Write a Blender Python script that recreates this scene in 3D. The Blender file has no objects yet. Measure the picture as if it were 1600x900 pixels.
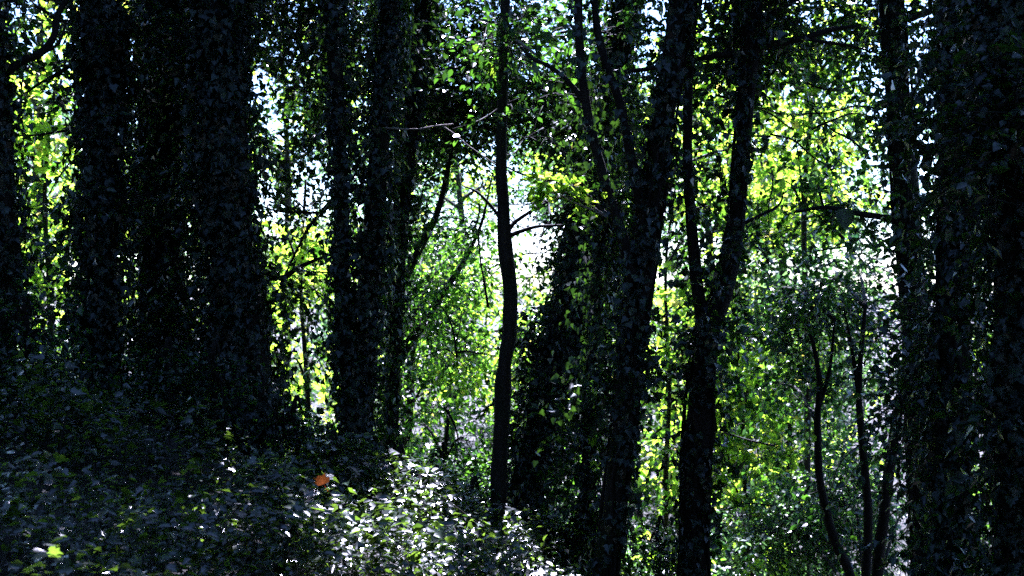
import bpy, math
import numpy as np
from mathutils import Matrix, Vector

# ------------------------------------------------------------------ camera, sky, sun, exposure
scene = bpy.context.scene
COL = scene.collection
EYE = 1.6
SUN_EL, SUN_AZ = math.radians(54), math.radians(4.5)        # sun almost straight ahead of the camera
SUN = np.array([math.sin(SUN_AZ)*math.cos(SUN_EL), math.cos(SUN_AZ)*math.cos(SUN_EL), math.sin(SUN_EL)])

cam_d = bpy.data.cameras.new('camera'); cam = bpy.data.objects.new('camera', cam_d); COL.objects.link(cam)
cam.location = (0, 0, EYE); cam.rotation_euler = (math.pi/2, 0, 0)
cam_d.sensor_width = 36; cam_d.lens = 18/0.4142; cam_d.clip_start = .1; cam_d.clip_end = 3000
cam_d.dof.use_dof = True; cam_d.dof.focus_distance = 8.4; cam_d.dof.aperture_fstop = 3.4
scene.camera = cam

world = bpy.data.worlds.new('World'); scene.world = world; world.use_nodes = True
wn = world.node_tree.nodes; wl = world.node_tree.links; wn.clear()
sky = wn.new('ShaderNodeTexSky'); sky.sky_type = 'NISHITA'; sky.sun_disc = False
sky.sun_elevation = SUN_EL; sky.sun_rotation = SUN_AZ; sky.air_density = 1.0; sky.dust_density = .3; sky.ozone_density = 3.0
bg = wn.new('ShaderNodeBackground'); bg.inputs['Strength'].default_value = .05
wo = wn.new('ShaderNodeOutputWorld'); wl.new(sky.outputs[0], bg.inputs[0]); wl.new(bg.outputs[0], wo.inputs[0])

sun_d = bpy.data.lights.new('sun', 'SUN'); sun_d.energy = 5.0; sun_d.angle = math.radians(.5); sun_d.color = (1, .935, .975)
sun = bpy.data.objects.new('sun', sun_d); COL.objects.link(sun)
sun.rotation_euler = Vector(tuple(SUN)).to_track_quat('Z', 'Y').to_euler()

scene.view_settings.view_transform = 'Standard'; scene.view_settings.look = 'None'
scene.view_settings.exposure = 3.3; scene.view_settings.gamma = 1; scene.view_settings.use_curve_mapping = False
scene.view_settings.use_white_balance = True; scene.view_settings.white_balance_temperature = 5400; scene.view_settings.white_balance_tint = 24   # the camera's cool daylight setting
scene.cycles.use_denoising = False; scene.cycles.denoising_prefilter = 'ACCURATE'
scene.cycles.max_bounces = 4; scene.cycles.diffuse_bounces = 2; scene.cycles.glossy_bounces = 2
scene.cycles.transmission_bounces = 3; scene.cycles.sample_clamp_indirect = 4
scene.cycles.caustics_reflective = False; scene.cycles.caustics_refractive = False

# ------------------------------------------------------------------ helpers
K = 1931.0
def P(px, py, d):                      # a point seen at this place of the photograph, d metres ahead
    return np.array([d*(px-800)/K, d, EYE-d*(py-450)/K])
def unit(a): return a/np.maximum(np.linalg.norm(a, axis=-1, keepdims=True), 1e-9)
def _hash(i, j, k, seed):
    h = (i*374761393 + j*668265263 + k*2147483647 + seed*1274126177) & 0xffffffff
    h = ((h ^ (h >> 13))*1274126177) & 0xffffffff
    return ((h ^ (h >> 16)) & 0xffff)/65535.0
def vnoise(p, f=1.0, seed=0):          # value noise 0..1
    q = np.asarray(p, float)*f; i = np.floor(q).astype(np.int64); t = q-i; t = t*t*(3-2*t); r = 0
    for a in (0, 1):
        for b in (0, 1):
            for c in (0, 1):
                w = (t[:, 0] if a else 1-t[:, 0])*(t[:, 1] if b else 1-t[:, 1])*(t[:, 2] if c else 1-t[:, 2])
                r = r + w*_hash(i[:, 0]+a, i[:, 1]+b, i[:, 2]+c, seed)
    return r

def mesh_from(name, V, F, smooth=False, rnd=None):
    me = bpy.data.meshes.new(name); V = np.asarray(V, np.float32); F = np.asarray(F, np.int32); n = F.shape[1]
    me.vertices.add(len(V)); me.vertices.foreach_set('co', V.ravel())
    me.loops.add(F.size); me.loops.foreach_set('vertex_index', F.ravel())
    me.polygons.add(len(F)); me.polygons.foreach_set('loop_start', np.arange(0, F.size, n, dtype=np.int32))
    me.polygons.foreach_set('loop_total', np.full(len(F), n, np.int32))
    if smooth: me.polygons.foreach_set('use_smooth', np.ones(len(F), bool))
    if rnd is not None:
        a = me.attributes.new('rnd', 'FLOAT', 'POINT'); a.data.foreach_set('value', np.asarray(rnd, np.float32))
    me.update(calc_edges=True)
    return me
def link(name, me, mat, parent=None, kind=None):
    o = bpy.data.objects.new(name, me); COL.objects.link(o)
    if mat is not None and me is not None and not me.materials: me.materials.append(mat)
    if parent is not None: o.parent = parent; o.matrix_parent_inverse = Matrix.Translation(-parent.location)
    if kind: o['kind'] = kind
    return o
def tag(o, label, cat, group=None, kind=None):
    o['label'] = label; o['category'] = cat
    if group: o['group'] = group
    if kind: o['kind'] = kind
    return o
def thing(name, label, cat, loc, group=None):
    o = bpy.data.objects.new(name, None); COL.objects.link(o); o.location = tuple(float(v) for v in loc); o.empty_display_size = .2
    return tag(o, label, cat, group)

# ------------------------------------------------------------------ materials
def nodes(name):
    m = bpy.data.materials.new(name); m.use_nodes = True; t = m.node_tree; t.nodes.clear()
    return m, t.nodes, t.links
def leaf_mat(name, c0, c1, t0, t1, trans=.45, rough=.4, spec=.5, yellow=None):
    """c: leaf colour dark..light, t: colour of the light that comes through"""
    m, N, L = nodes(name)
    at = N.new('ShaderNodeAttribute'); at.attribute_name = 'rnd'; ob = N.new('ShaderNodeObjectInfo')
    ad = N.new('ShaderNodeMath'); ad.operation = 'ADD'; L.new(at.outputs['Fac'], ad.inputs[0]); L.new(ob.outputs['Random'], ad.inputs[1])
    fr = N.new('ShaderNodeMath'); fr.operation = 'FRACT'; L.new(ad.outputs[0], fr.inputs[0])
    def ramp(a, b):
        r = N.new('ShaderNodeValToRGB'); r.color_ramp.elements[0].color = (*a, 1); r.color_ramp.elements[1].color = (*b, 1)
        r.color_ramp.elements[1].position = .93
        if yellow:
            e = r.color_ramp.elements.new(.985); e.color = (*yellow, 1)
        L.new(fr.outputs[0], r.inputs[0]); return r
    rc, rt = ramp(c0, c1), ramp(t0, t1)
    pr = N.new('ShaderNodeBsdfPrincipled'); pr.inputs['Roughness'].default_value = rough
    pr.inputs['Specular IOR Level'].default_value = spec; L.new(rc.outputs[0], pr.inputs['Base Color'])
    tr = N.new('ShaderNodeBsdfTranslucent'); L.new(rt.outputs[0], tr.inputs['Color'])
    mx = N.new('ShaderNodeMixShader'); mx.inputs[0].default_value = trans
    L.new(pr.outputs[0], mx.inputs[1]); L.new(tr.outputs[0], mx.inputs[2])
    out = N.new('ShaderNodeOutputMaterial'); L.new(mx.outputs[0], out.inputs[0])
    return m
def bark_mat(name, c0, c1, scale=9, moss=None):
    m, N, L = nodes(name)
    tc = N.new('ShaderNodeTexCoord'); mp = N.new('ShaderNodeMapping'); mp.inputs['Scale'].default_value = (1, 1, .22)
    L.new(tc.outputs['Object'], mp.inputs[0])
    n1 = N.new('ShaderNodeTexNoise'); n1.inputs['Scale'].default_value = scale*3; n1.inputs['Detail'].default_value = 7
    n1.inputs['Roughness'].default_value = .65; L.new(mp.outputs[0], n1.inputs[0])
    r = N.new('ShaderNodeValToRGB'); r.color_ramp.elements[0].color = (*c0, 1); r.color_ramp.elements[1].color = (*c1, 1)
    r.color_ramp.elements[0].position = .35; r.color_ramp.elements[1].position = .68; L.new(n1.outputs[0], r.inputs[0])
    col = r.outputs[0]
    if moss:
        n2 = N.new('ShaderNodeTexNoise'); n2.inputs['Scale'].default_value = 3.5; n2.inputs['Detail'].default_value = 5
        L.new(tc.outputs['Object'], n2.inputs[0])
        r2 = N.new('ShaderNodeValToRGB'); r2.color_ramp.elements[0].position = .5; r2.color_ramp.elements[1].position = .62
        L.new(n2.outputs[0], r2.inputs[0]); mx = N.new('ShaderNodeMixRGB'); mx.inputs[2].default_value = (*moss, 1)
        L.new(r2.outputs[0], mx.inputs[0]); L.new(col, mx.inputs[1]); col = mx.outputs[0]
    pr = N.new('ShaderNodeBsdfPrincipled'); pr.inputs['Roughness'].default_value = .85; pr.inputs['Specular IOR Level'].default_value = .25
    L.new(col, pr.inputs['Base Color'])
    bp = N.new('ShaderNodeBump'); bp.inputs['Strength'].default_value = .8; bp.inputs['Distance'].default_value = .02
    L.new(n1.outputs[0], bp.inputs['Height']); L.new(bp.outputs[0], pr.inputs['Normal'])
    out = N.new('ShaderNodeOutputMaterial'); L.new(pr.outputs[0], out.inputs[0])
    return m
M = {}
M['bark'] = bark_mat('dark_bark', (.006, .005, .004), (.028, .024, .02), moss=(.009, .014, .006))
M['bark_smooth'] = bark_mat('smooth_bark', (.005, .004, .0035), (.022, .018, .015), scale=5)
M['bark_pale'] = bark_mat('pale_bark', (.10, .085, .06), (.24, .2, .15), scale=6, moss=(.06, .07, .03))
M['twig'] = bark_mat('pale_twig', (.12, .1, .09), (.35, .31, .28), scale=20)
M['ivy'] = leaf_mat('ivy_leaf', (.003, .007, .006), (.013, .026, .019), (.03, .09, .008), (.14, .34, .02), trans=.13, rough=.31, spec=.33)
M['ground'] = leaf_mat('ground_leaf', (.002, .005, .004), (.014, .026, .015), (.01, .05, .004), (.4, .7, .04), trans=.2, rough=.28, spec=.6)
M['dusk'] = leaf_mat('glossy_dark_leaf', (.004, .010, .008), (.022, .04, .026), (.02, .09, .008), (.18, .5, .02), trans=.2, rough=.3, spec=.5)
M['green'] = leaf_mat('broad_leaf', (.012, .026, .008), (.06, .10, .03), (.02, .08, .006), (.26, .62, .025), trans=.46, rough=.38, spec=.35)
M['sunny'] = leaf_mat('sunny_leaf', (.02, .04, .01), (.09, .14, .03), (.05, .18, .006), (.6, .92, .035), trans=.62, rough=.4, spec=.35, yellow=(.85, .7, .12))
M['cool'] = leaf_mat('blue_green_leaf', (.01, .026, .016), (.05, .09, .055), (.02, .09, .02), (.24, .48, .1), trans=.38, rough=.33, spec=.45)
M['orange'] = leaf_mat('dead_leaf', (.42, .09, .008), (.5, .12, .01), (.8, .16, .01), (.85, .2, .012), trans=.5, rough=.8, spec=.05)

def soil_mat():
    m, N, L = nodes('leaf_litter_soil')
    tc = N.new('ShaderNodeTexCoord'); n1 = N.new('ShaderNodeTexNoise'); n1.inputs['Scale'].default_value = 9; n1.inputs['Detail'].default_value = 9
    L.new(tc.outputs['Object'], n1.inputs[0])
    vo = N.new('ShaderNodeTexVoronoi'); vo.inputs['Scale'].default_value = 22; L.new(tc.outputs['Object'], vo.inputs[0])
    r = N.new('ShaderNodeValToRGB'); r.color_ramp.elements[0].color = (.006, .005, .004, 1); r.color_ramp.elements[1].color = (.03, .024, .016, 1)
    L.new(n1.outputs[0], r.inputs[0])
    mx = N.new('ShaderNodeMixRGB'); mx.blend_type = 'MULTIPLY'; mx.inputs[0].default_value = .5; L.new(r.outputs[0], mx.inputs[1]); L.new(vo.outputs['Color'], mx.inputs[2])
    pr = N.new('ShaderNodeBsdfPrincipled'); pr.inputs['Roughness'].default_value = .9; L.new(mx.outputs[0], pr.inputs['Base Color'])
    bp = N.new('ShaderNodeBump'); bp.inputs['Distance'].default_value = .04; L.new(n1.outputs[0], bp.inputs['Height']); L.new(bp.outputs[0], pr.inputs['Normal'])
    out = N.new('ShaderNodeOutputMaterial'); L.new(pr.outputs[0], out.inputs[0]); return m
M['soil'] = soil_mat()

# ------------------------------------------------------------------ leaf shapes: (across, along, lift), triangles
def _fan(outline, mid, zmid):
    V = [(mid[0], mid[1], zmid)] + [(x, y, z) for x, y, z in outline]; n = len(outline)
    return np.array(V, float), np.array([(0, 1+i, 1+(i+1) % n) for i in range(n)], np.int32)
IVY = _fan([(0, .04, 0), (.2, -.13, .02), (.44, -.06, .05), (.6, .2, .11), (.3, .34, .03), (.4, .6, .08), (.14, .64, .0), (0, 1, -.12),
            (-.14, .64, .0), (-.4, .6, .08), (-.3, .34, .03), (-.6, .2, .11), (-.44, -.06, .05), (-.2, -.13, .02)], (0, .3), -.05)
HEART = _fan([(0, 0, 0), (.30, -.12, .03), (.54, .16, .10), (.30, .50, .05), (0, 1, -.12), (-.30, .50, .05), (-.54, .16, .10), (-.30, -.12, .03)], (0, .3), -.04)
OVATE = (np.array([(0, 0, 0), (.26, .22, .07), (.29, .55, .08), (0, 1, -.12), (-.29, .55, .08), (-.26, .22, .07)], float),
         np.array([(0, 1, 2), (0, 2, 3), (0, 3, 4), (0, 4, 5)], np.int32))
LOBED = _fan([(0, 0, 0), (.34, -.05, .05), (.5, .3, .08), (.3, .42, .03), (.42, .74, .05), (.16, .72, .0), (0, 1, -.12),
              (-.16, .72, .0), (-.42, .74, .05), (-.3, .42, .03), (-.5, .3, .08), (-.34, -.05, .05)], (0, .35), -.03)
ROUND = _fan([(0, 0, 0), (.3, .02, .04), (.46, .3, .08), (.4, .6, .05), (0, 1, -.08), (-.4, .6, .05), (-.46, .3, .08), (-.3, .02, .04)], (0, .4), -.04)
SIMPLE = (np.array([(0, 0, 0), (.36, .42, .09), (0, 1, -.06), (-.36, .42, .09)], float), np.array([(0, 1, 2), (0, 2, 3)], np.int32))

class Leaves:                          # a set of leaves: base points, normals, tip directions, lengths
    def __init__(s, p, n, t, size):
        s.p = np.asarray(p, float); s.t = unit(np.asarray(t, float)); n = np.asarray(n, float)
        s.n = unit(n - np.sum(n*s.t, 1, keepdims=True)*s.t); s.s = np.broadcast_to(size, (len(s.p),)).astype(float)
    def pick(s, i): return Leaves(s.p[i], s.n[i], s.t[i], s.s[i])
    @staticmethod
    def join(ls):
        ls = [l for l in ls if l is not None and len(l.p)]
        return Leaves(np.concatenate([l.p for l in ls]), np.concatenate([l.n for l in ls]), np.concatenate([l.t for l in ls]), np.concatenate([l.s for l in ls]))
    def mesh(s, name, shape, seed=0):
        rng = np.random.default_rng(seed+11); V, F = shape; b = np.cross(s.t, s.n); n = len(s.p)
        curl = rng.uniform(.2, 2.2, n)[:, None]; wid = rng.uniform(.8, 1.12, n)[:, None]
        X = s.p[:, None, :] + s.s[:, None, None]*(V[None, :, 0:1]*wid[:, None]*b[:, None] + V[None, :, 1:2]*s.t[:, None] + V[None, :, 2:3]*curl[:, None]*s.n[:, None])
        Fa = F[None]+(np.arange(n)*len(V))[:, None, None]
        return mesh_from(name, X.reshape(-1, 3), Fa.reshape(-1, 3), rnd=np.repeat(rng.random(n), len(V)))
_leaf_mesh = {}
def single_leaf(shape_name, shape, mat):
    k = (shape_name, mat.name)
    if k not in _leaf_mesh:
        V, F = shape; me = mesh_from('leaf', V, F); me.materials.append(mat); _leaf_mesh[k] = me
    return _leaf_mesh[k]
def place_single(L, shape_name, shape, mat, parent, label=None):
    me = single_leaf(shape_name, shape, mat); off = Vector(parent.location)
    b = np.cross(L.t, L.n)
    for i in range(len(L.p)):
        o = bpy.data.objects.new('leaf', me); COL.objects.link(o); o.parent = parent
        s = L.s[i]; q = L.p[i]
        o.matrix_basis = Matrix(((b[i][0]*s, L.t[i][0]*s, L.n[i][0]*s, q[0]-off.x), (b[i][1]*s, L.t[i][1]*s, L.n[i][1]*s, q[1]-off.y),
                                 (b[i][2]*s, L.t[i][2]*s, L.n[i][2]*s, q[2]-off.z), (0, 0, 0, 1)))
        if label: o['label'] = label
def in_frame(p, m=30):
    px = 800+K*p[:, 0]/np.maximum(p[:, 1], .1); py = 450-K*(p[:, 2]-EYE)/np.maximum(p[:, 1], .1)
    return (px > -m) & (px < 1600+m) & (py > -m) & (py < 900+m)
def leaf_parts(L, shape_name, shape, mat, parent, n_single, part='leaves', seed=0, mass=None):
    """the n_single leaves that show largest as parts of their own, the rest joined"""
    view = unit(np.array([0, 0, EYE])-L.p); face = np.abs(np.sum(view*L.n, 1)); size = L.s*face/np.linalg.norm(L.p-np.array([0, 0, EYE]), axis=1)
    size[~in_frame(L.p, 0)] = 0
    idx = np.argsort(-size)[:n_single]; keep = np.ones(len(L.p), bool); keep[idx] = False
    place_single(L.pick(idx), shape_name, shape, mat, parent)
    return link(part, L.pick(keep).mesh(part, mass or shape, seed), mat, parent, 'stuff')

# ------------------------------------------------------------------ trunks and branches
def spline(pts, n):
    p = np.asarray(pts, float); p = np.vstack([2*p[0]-p[1], p, 2*p[-1]-p[-2]]); m = len(p)-3; t = np.linspace(0, m, n)
    i = np.minimum(t.astype(int), m-1); u = (t-i)[:, None]; a, b, c, d = p[i], p[i+1], p[i+2], p[i+3]
    return .5*((2*b)+(-a+c)*u+(2*a-5*b+4*c-d)*u**2+(-a+3*b-3*c+d)*u**3)
def tube_vf(pts, rad, n=None, seg=12, bump=.12, seed=0):
    n = n or max(4, 5*len(pts)); c = spline(pts, n); r = np.interp(np.linspace(0, 1, n), np.linspace(0, 1, len(rad)), rad)
    t = unit(np.gradient(c, axis=0)); ref = np.array([0, 1, 0.]) if abs(t[:, 1]).max() < .9 else np.array([.3, .1, .95])
    u = unit(np.cross(t, ref)); v = np.cross(t, u); a = np.linspace(0, 2*math.pi, seg, endpoint=False)
    R = (np.cos(a)[None, :, None]*u[:, None]+np.sin(a)[None, :, None]*v[:, None])
    q = c[:, None]+R*r[:, None, None]
    k = vnoise(q.reshape(-1, 3)*np.array([1, 1, .35]), 1/max(r.mean(), .01)*.9, seed).reshape(n, seg)-.5
    q = c[:, None]+R*(r[:, None, None]*(1+2*bump*k[..., None]))
    V = q.reshape(-1, 3); i = np.arange(n-1)[:, None]*seg; j = np.arange(seg)[None]
    F = np.stack([i+j, i+(j+1) % seg, i+seg+(j+1) % seg, i+seg+j], -1).reshape(-1, 4)
    V = np.vstack([V, c[:1], c[-1:]]); nb = n*seg   # closed ends
    e0 = np.stack([np.full(seg, nb), (np.arange(seg)+1) % seg, np.arange(seg), np.arange(seg)], -1)
    e1 = np.stack([np.full(seg, nb+1), nb-seg+np.arange(seg), nb-seg+(np.arange(seg)+1) % seg, nb-seg+(np.arange(seg)+1) % seg], -1)
    T = np.concatenate([F[:, [0, 1, 2]], F[:, [0, 2, 3]], e0[:, :3], e1[:, :3]])
    return V, T
def join_vf(list_):
    Vs, Fs, o = [], [], 0
    for V, F in list_: Vs.append(V); Fs.append(F+o); o += len(V)
    return np.vstack(Vs), np.vstack(Fs)
def tube(name, pts, rad, mat, parent, seg=12, bump=.12, seed=0, n=None):
    V, F = tube_vf(pts, rad, n, seg, bump, seed); return link(name, mesh_from(name, V, F, True), mat, parent)
def twig_tubes(A, B, r):               # many thin three-sided twigs, joined
    n = len(A); t = unit(B-A); u = unit(np.cross(t, np.array([.31, .2, .93]))); v = np.cross(t, u); ring = []
    for k in range(3):
        a = k*2*math.pi/3; ring.append(A+r*(math.cos(a)*u+math.sin(a)*v))
    V = np.stack(ring+[B], 1).reshape(-1, 3); o = (np.arange(n)*4)[:, None, None]
    F = (np.array([(0, 1, 3), (1, 2, 3), (2, 0, 3)])[None]+o).reshape(-1, 3); return V, F

def ivy_on(rng, pts, rad, n, size=(.045, .085), depth=.07, spray=.25, cover=1.0, y_face=.62):
    """leaves of ivy over a stem: blades outwards, tips hanging, with sprays that stand away from the stem"""
    c = spline(pts, 120); r = np.interp(np.linspace(0, 1, 120), np.linspace(0, 1, len(rad)), rad); t = unit(np.gradient(c, axis=0))
    seg = np.linalg.norm(np.gradient(c, axis=0), axis=1); w = (seg*(r+depth)); i = rng.choice(120, n, p=w/w.sum())
    ang = rng.uniform(0, 2*math.pi, n); front = rng.random(n) < y_face-.3; ang = np.where(front, -math.pi/2+rng.normal(0, .8, n), ang)
    rad_dir = np.stack([np.cos(ang), np.sin(ang), np.zeros(n)], 1)
    rad_dir = unit(rad_dir-np.sum(rad_dir*t[i], 1, keepdims=True)*t[i])
    q = c[i]+rng.uniform(-.5, .5, (n, 1))*seg[i][:, None]*t[i]
    cl = vnoise(q+rad_dir*.3, 3.2, 5); keep = rng.random(n) < np.clip((cl-.5+cover*.5)*2.6, .04, 1)
    lump = vnoise(q+rad_dir*.25, 1.9, 15)*.65+vnoise(q+rad_dir*.2, 5.0, 16)*.35
    off = rng.random(n)**.8*depth*(.15+4.2*np.clip(lump-.33, 0, 1))+.01
    out = rng.random(n) < spray*.5; off = np.where(out, off+rng.exponential(.10, n), off)
    p = q+rad_dir*(r[i]+off)[:, None]+rng.normal(0, .02, (n, 3))
    side = np.cross(rad_dir, np.array([0, 0, 1.]))
    nn = rad_dir+np.array([0, 0, .45])+rng.normal(0, .55, (n, 3))
    tt = np.array([0, 0, -1.])+rad_dir*rng.uniform(-.1, .9, (n, 1))+side*rng.normal(0, .55, (n, 1))
    return Leaves(p[keep], nn[keep], tt[keep], rng.uniform(*size, n)[keep])
def sprays(rng, centres, radii, n_twigs, leaves=(5, 9), leaf=(.06, .1), twig=(.25, .55), droop=.35, up=.75, flat=.75, dens=.35, f=2.2):
    """leafy twigs through the volume of several clumps; returns leaves and twig segments"""
    Ls, A, B = [], [], []
    for c, r in zip(centres, radii):
        m = max(3, int(n_twigs*(r**2.2)))
        d = unit(rng.normal(0, 1, (m, 3))); a = np.asarray(c)+d*(rng.random((m, 1))**.45)*r*np.array([1, 1, flat])
        k = vnoise(a, f, 3) > dens; a = a[k]; d = d[k]; m = len(a)
        if not m: continue
        d = unit(d+rng.normal(0, .6, (m, 3))-np.array([0, 0, droop])); l = rng.uniform(*twig, m)[:, None]; b = a+d*l
        A.append(a-d*l*.4); B.append(b); nl = rng.integers(leaves[0], leaves[1]+1)
        for j in range(nl):
            u = (j+.5)/nl; sgn = 1 if j % 2 else -1
            side = unit(np.cross(d, np.array([0, 0, 1.]))+rng.normal(0, .25, (m, 3)))
            p = a+d*l*u+np.array([0, 0, -.08])*u*u+rng.normal(0, .015, (m, 3))
            Ls.append(Leaves(p, np.array([0, 0, up])+rng.normal(0, .5, (m, 3)), d*.6+side*sgn*.8-np.array([0, 0, .3])+rng.normal(0, .3, (m, 3)), rng.uniform(*leaf, m)))
    return Leaves.join(Ls), np.vstack(A), np.vstack(B)

# ------------------------------------------------------------------ ground: a slope that falls to the right and away
GX = np.array([-60, -14, -7, -4, -2.2, -1, 0, 1, 2, 4, 8, 16, 60.]); GY = np.array([-40, 0, 4, 6, 8, 9.5, 11, 14, 20, 30, 60.])
def _row(*v): return np.array(v, float)
GZ = np.array([
    _row(5, 3.2, 1.7, 1.0, .6, .25, 0, -.3, -.6, -1.2, -2.2, -3.5, -6),
    _row(5, 3.2, 1.6, .8, .4, .15, 0, -.25, -.5, -1.2, -2.2, -3.5, -6),
    _row(5, 3.0, 1.5, .70, .34, .12, .0, -.3, -.7, -1.6, -2.6, -3.8, -6),
    _row(5, 2.9, 1.5, .80, .42, .12, -.10, -.5, -1.0, -1.9, -3.0, -4, -6),
    _row(5, 2.9, 1.5, .92, .52, .0, -.28, -.75, -1.3, -2.2, -3.3, -4.2, -6),
    _row(5, 2.9, 1.42, .88, .46, -.08, -.44, -.95, -1.5, -2.4, -3.5, -4.4, -6),
    _row(5, 2.6, 1.1, .5, .14, -.26, -.66, -1.15, -1.75, -2.7, -3.7, -4.6, -6),
    _row(4, 1.6, .2, -.3, -.6, -.85, -1.1, -1.5, -2.1, -3.1, -4, -4.8, -6),
    _row(2, -.5, -1.3, -1.6, -1.8, -1.9, -2.1, -2.4, -2.9, -3.6, -4.4, -5, -6),
    _row(0, -2, -2.6, -2.8, -2.9, -3, -3.1, -3.3, -3.6, -4.2, -4.8, -5.2, -6),
    _row(-4, -4, -4, -4, -4, -4, -4, -4.2, -4.4, -4.8, -5.2, -5.5, -6)])
def ground_z(x, y):
    x = np.clip(np.asarray(x, float), GX[0], GX[-1]-1e-6); y = np.clip(np.asarray(y, float), GY[0], GY[-1]-1e-6)
    i = np.clip(np.searchsorted(GX, x, 'right')-1, 0, len(GX)-2); j = np.clip(np.searchsorted(GY, y, 'right')-1, 0, len(GY)-2)
    u = (x-GX[i])/(GX[i+1]-GX[i]); v = (y-GY[j])/(GY[j+1]-GY[j])
    z = (GZ[j, i]*(1-u)+GZ[j, i+1]*u)*(1-v)+(GZ[j+1, i]*(1-u)+GZ[j+1, i+1]*u)*v
    q = np.stack([x, y, np.zeros_like(x)], -1).reshape(-1, 3)
    return z+((vnoise(q, 1.3, 9)-.5)*.16).reshape(z.shape)
gx = np.concatenate([[-900, -300, -120], np.linspace(-60, -10, 14), np.linspace(-9.6, 9.6, 90), np.linspace(10, 60, 14), [120, 300, 900]])
gy = np.concatenate([[-400, -120], np.linspace(-40, 0, 12), np.linspace(.3, 22, 90), np.linspace(23, 60, 16), [90, 160, 350, 900, 1800]])
XX, YY = np.meshgrid(gx, gy); ZZ = ground_z(XX, YY); nx = len(gx)
ii = (np.arange(len(gy)-1)[:, None]*nx+np.arange(nx-1)[None]).ravel()
ground = link('ground', mesh_from('ground', np.stack([XX, YY, ZZ], -1).reshape(-1, 3), np.stack([ii, ii+1, ii+nx+1, ii+nx], -1), True), M['soil'])
ground['kind'] = 'structure'; ground['label'] = 'dark leaf-littered woodland slope under the low leaves'

def base_z(x, y): return float(ground_z(np.array([x]), np.array([y]))[0])

# sunlit places on the ground: gaps in the crowns overhead let the sun down to these (x, y, half-width, half-depth)
SUN_SPOTS = [(-.4, 7.2, 1.25, 1.2), (.4, 8.2, .8, 1.5), (-.75, 6.4, .6, .6), (-.75, 9.0, .3, .4), (.55, 9.8, .5, .7), (-1.7, 8.3, .3, .3), (-1.5, 6.9, .22, .3), (-1.2, 5.8, .45, .3), (-2.6, 6.8, .15, .15), (-2.2, 7.6, .14, .15), (-3.1, 7.4, .12, .15),
             (.95, 8.5, .14, .3), (.25, 11, .6, 1.2), (-1.2, 12, .9, .8), (2.8, 14, 2.6, 2.4), (-.3, 14.5, 3, 1.4), (-5, 15, 2, 2), (0, 17, 9, 2)]
def sun_gap(p):                         # True where a leaf would stand in the way of a gap
    k = (p[:, 2]-.1)/SUN[2]; g = p-SUN*k[:, None]; hit = np.zeros(len(p), bool)
    wob = (vnoise(g, 3.4, 21)-.5)*1.4
    for x, y, a, b in SUN_SPOTS: hit |= ((g[:, 0]-x)/a)**2+((g[:, 1]-y)/b)**2 < 1.05+2.1*wob
    return hit

# ------------------------------------------------------------------ the ivy-clad trees close by
rngs = lambda s: np.random.default_rng(s)
def up_to(pts, d, top=7.5):            # carry a stem on above the picture
    a, b = pts[-2], pts[-1]; v = unit(b-a); v = unit(v*np.array([.5, .5, 1])); k = (top-b[2])/max(v[2], .2)
    return list(pts)+[b+v*k*.5, b+v*k]
def overhead_crown(rng, tree, c, r, n, leaf=(.09, .14), mat='ivy', clumps=7):
    cs = np.asarray(c)+rng.normal(0, 1, (clumps, 3))*np.array([r, r, r*.4])*.6; rs = rng.uniform(.8, 1.3, clumps)*r*.55
    L, A, B = sprays(rng, cs, rs, n/clumps/np.mean(rs**2.2), leaf=leaf, twig=(.3, .6), up=1, dens=.3)
    keep = ~sun_gap(L.p) & ~(in_frame(L.p, 10)); L = L.pick(keep)
    k2 = ~sun_gap(A) & ~in_frame(A, 10)
    link('crown', L.mesh('crown', OVATE), M[mat], tree, 'stuff')
    V, F = twig_tubes(A[k2], B[k2], .006); link('twigs', mesh_from('twigs', V, F), M['bark'], tree, 'stuff')
    for q in cs[:4]:
        t0 = np.array(tree['top']); tube('limb', [t0, t0*.5+q*.5+np.array([0, 0, .3]), q], [.06, .04, .015], M['bark'], tree, seg=6)

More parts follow.
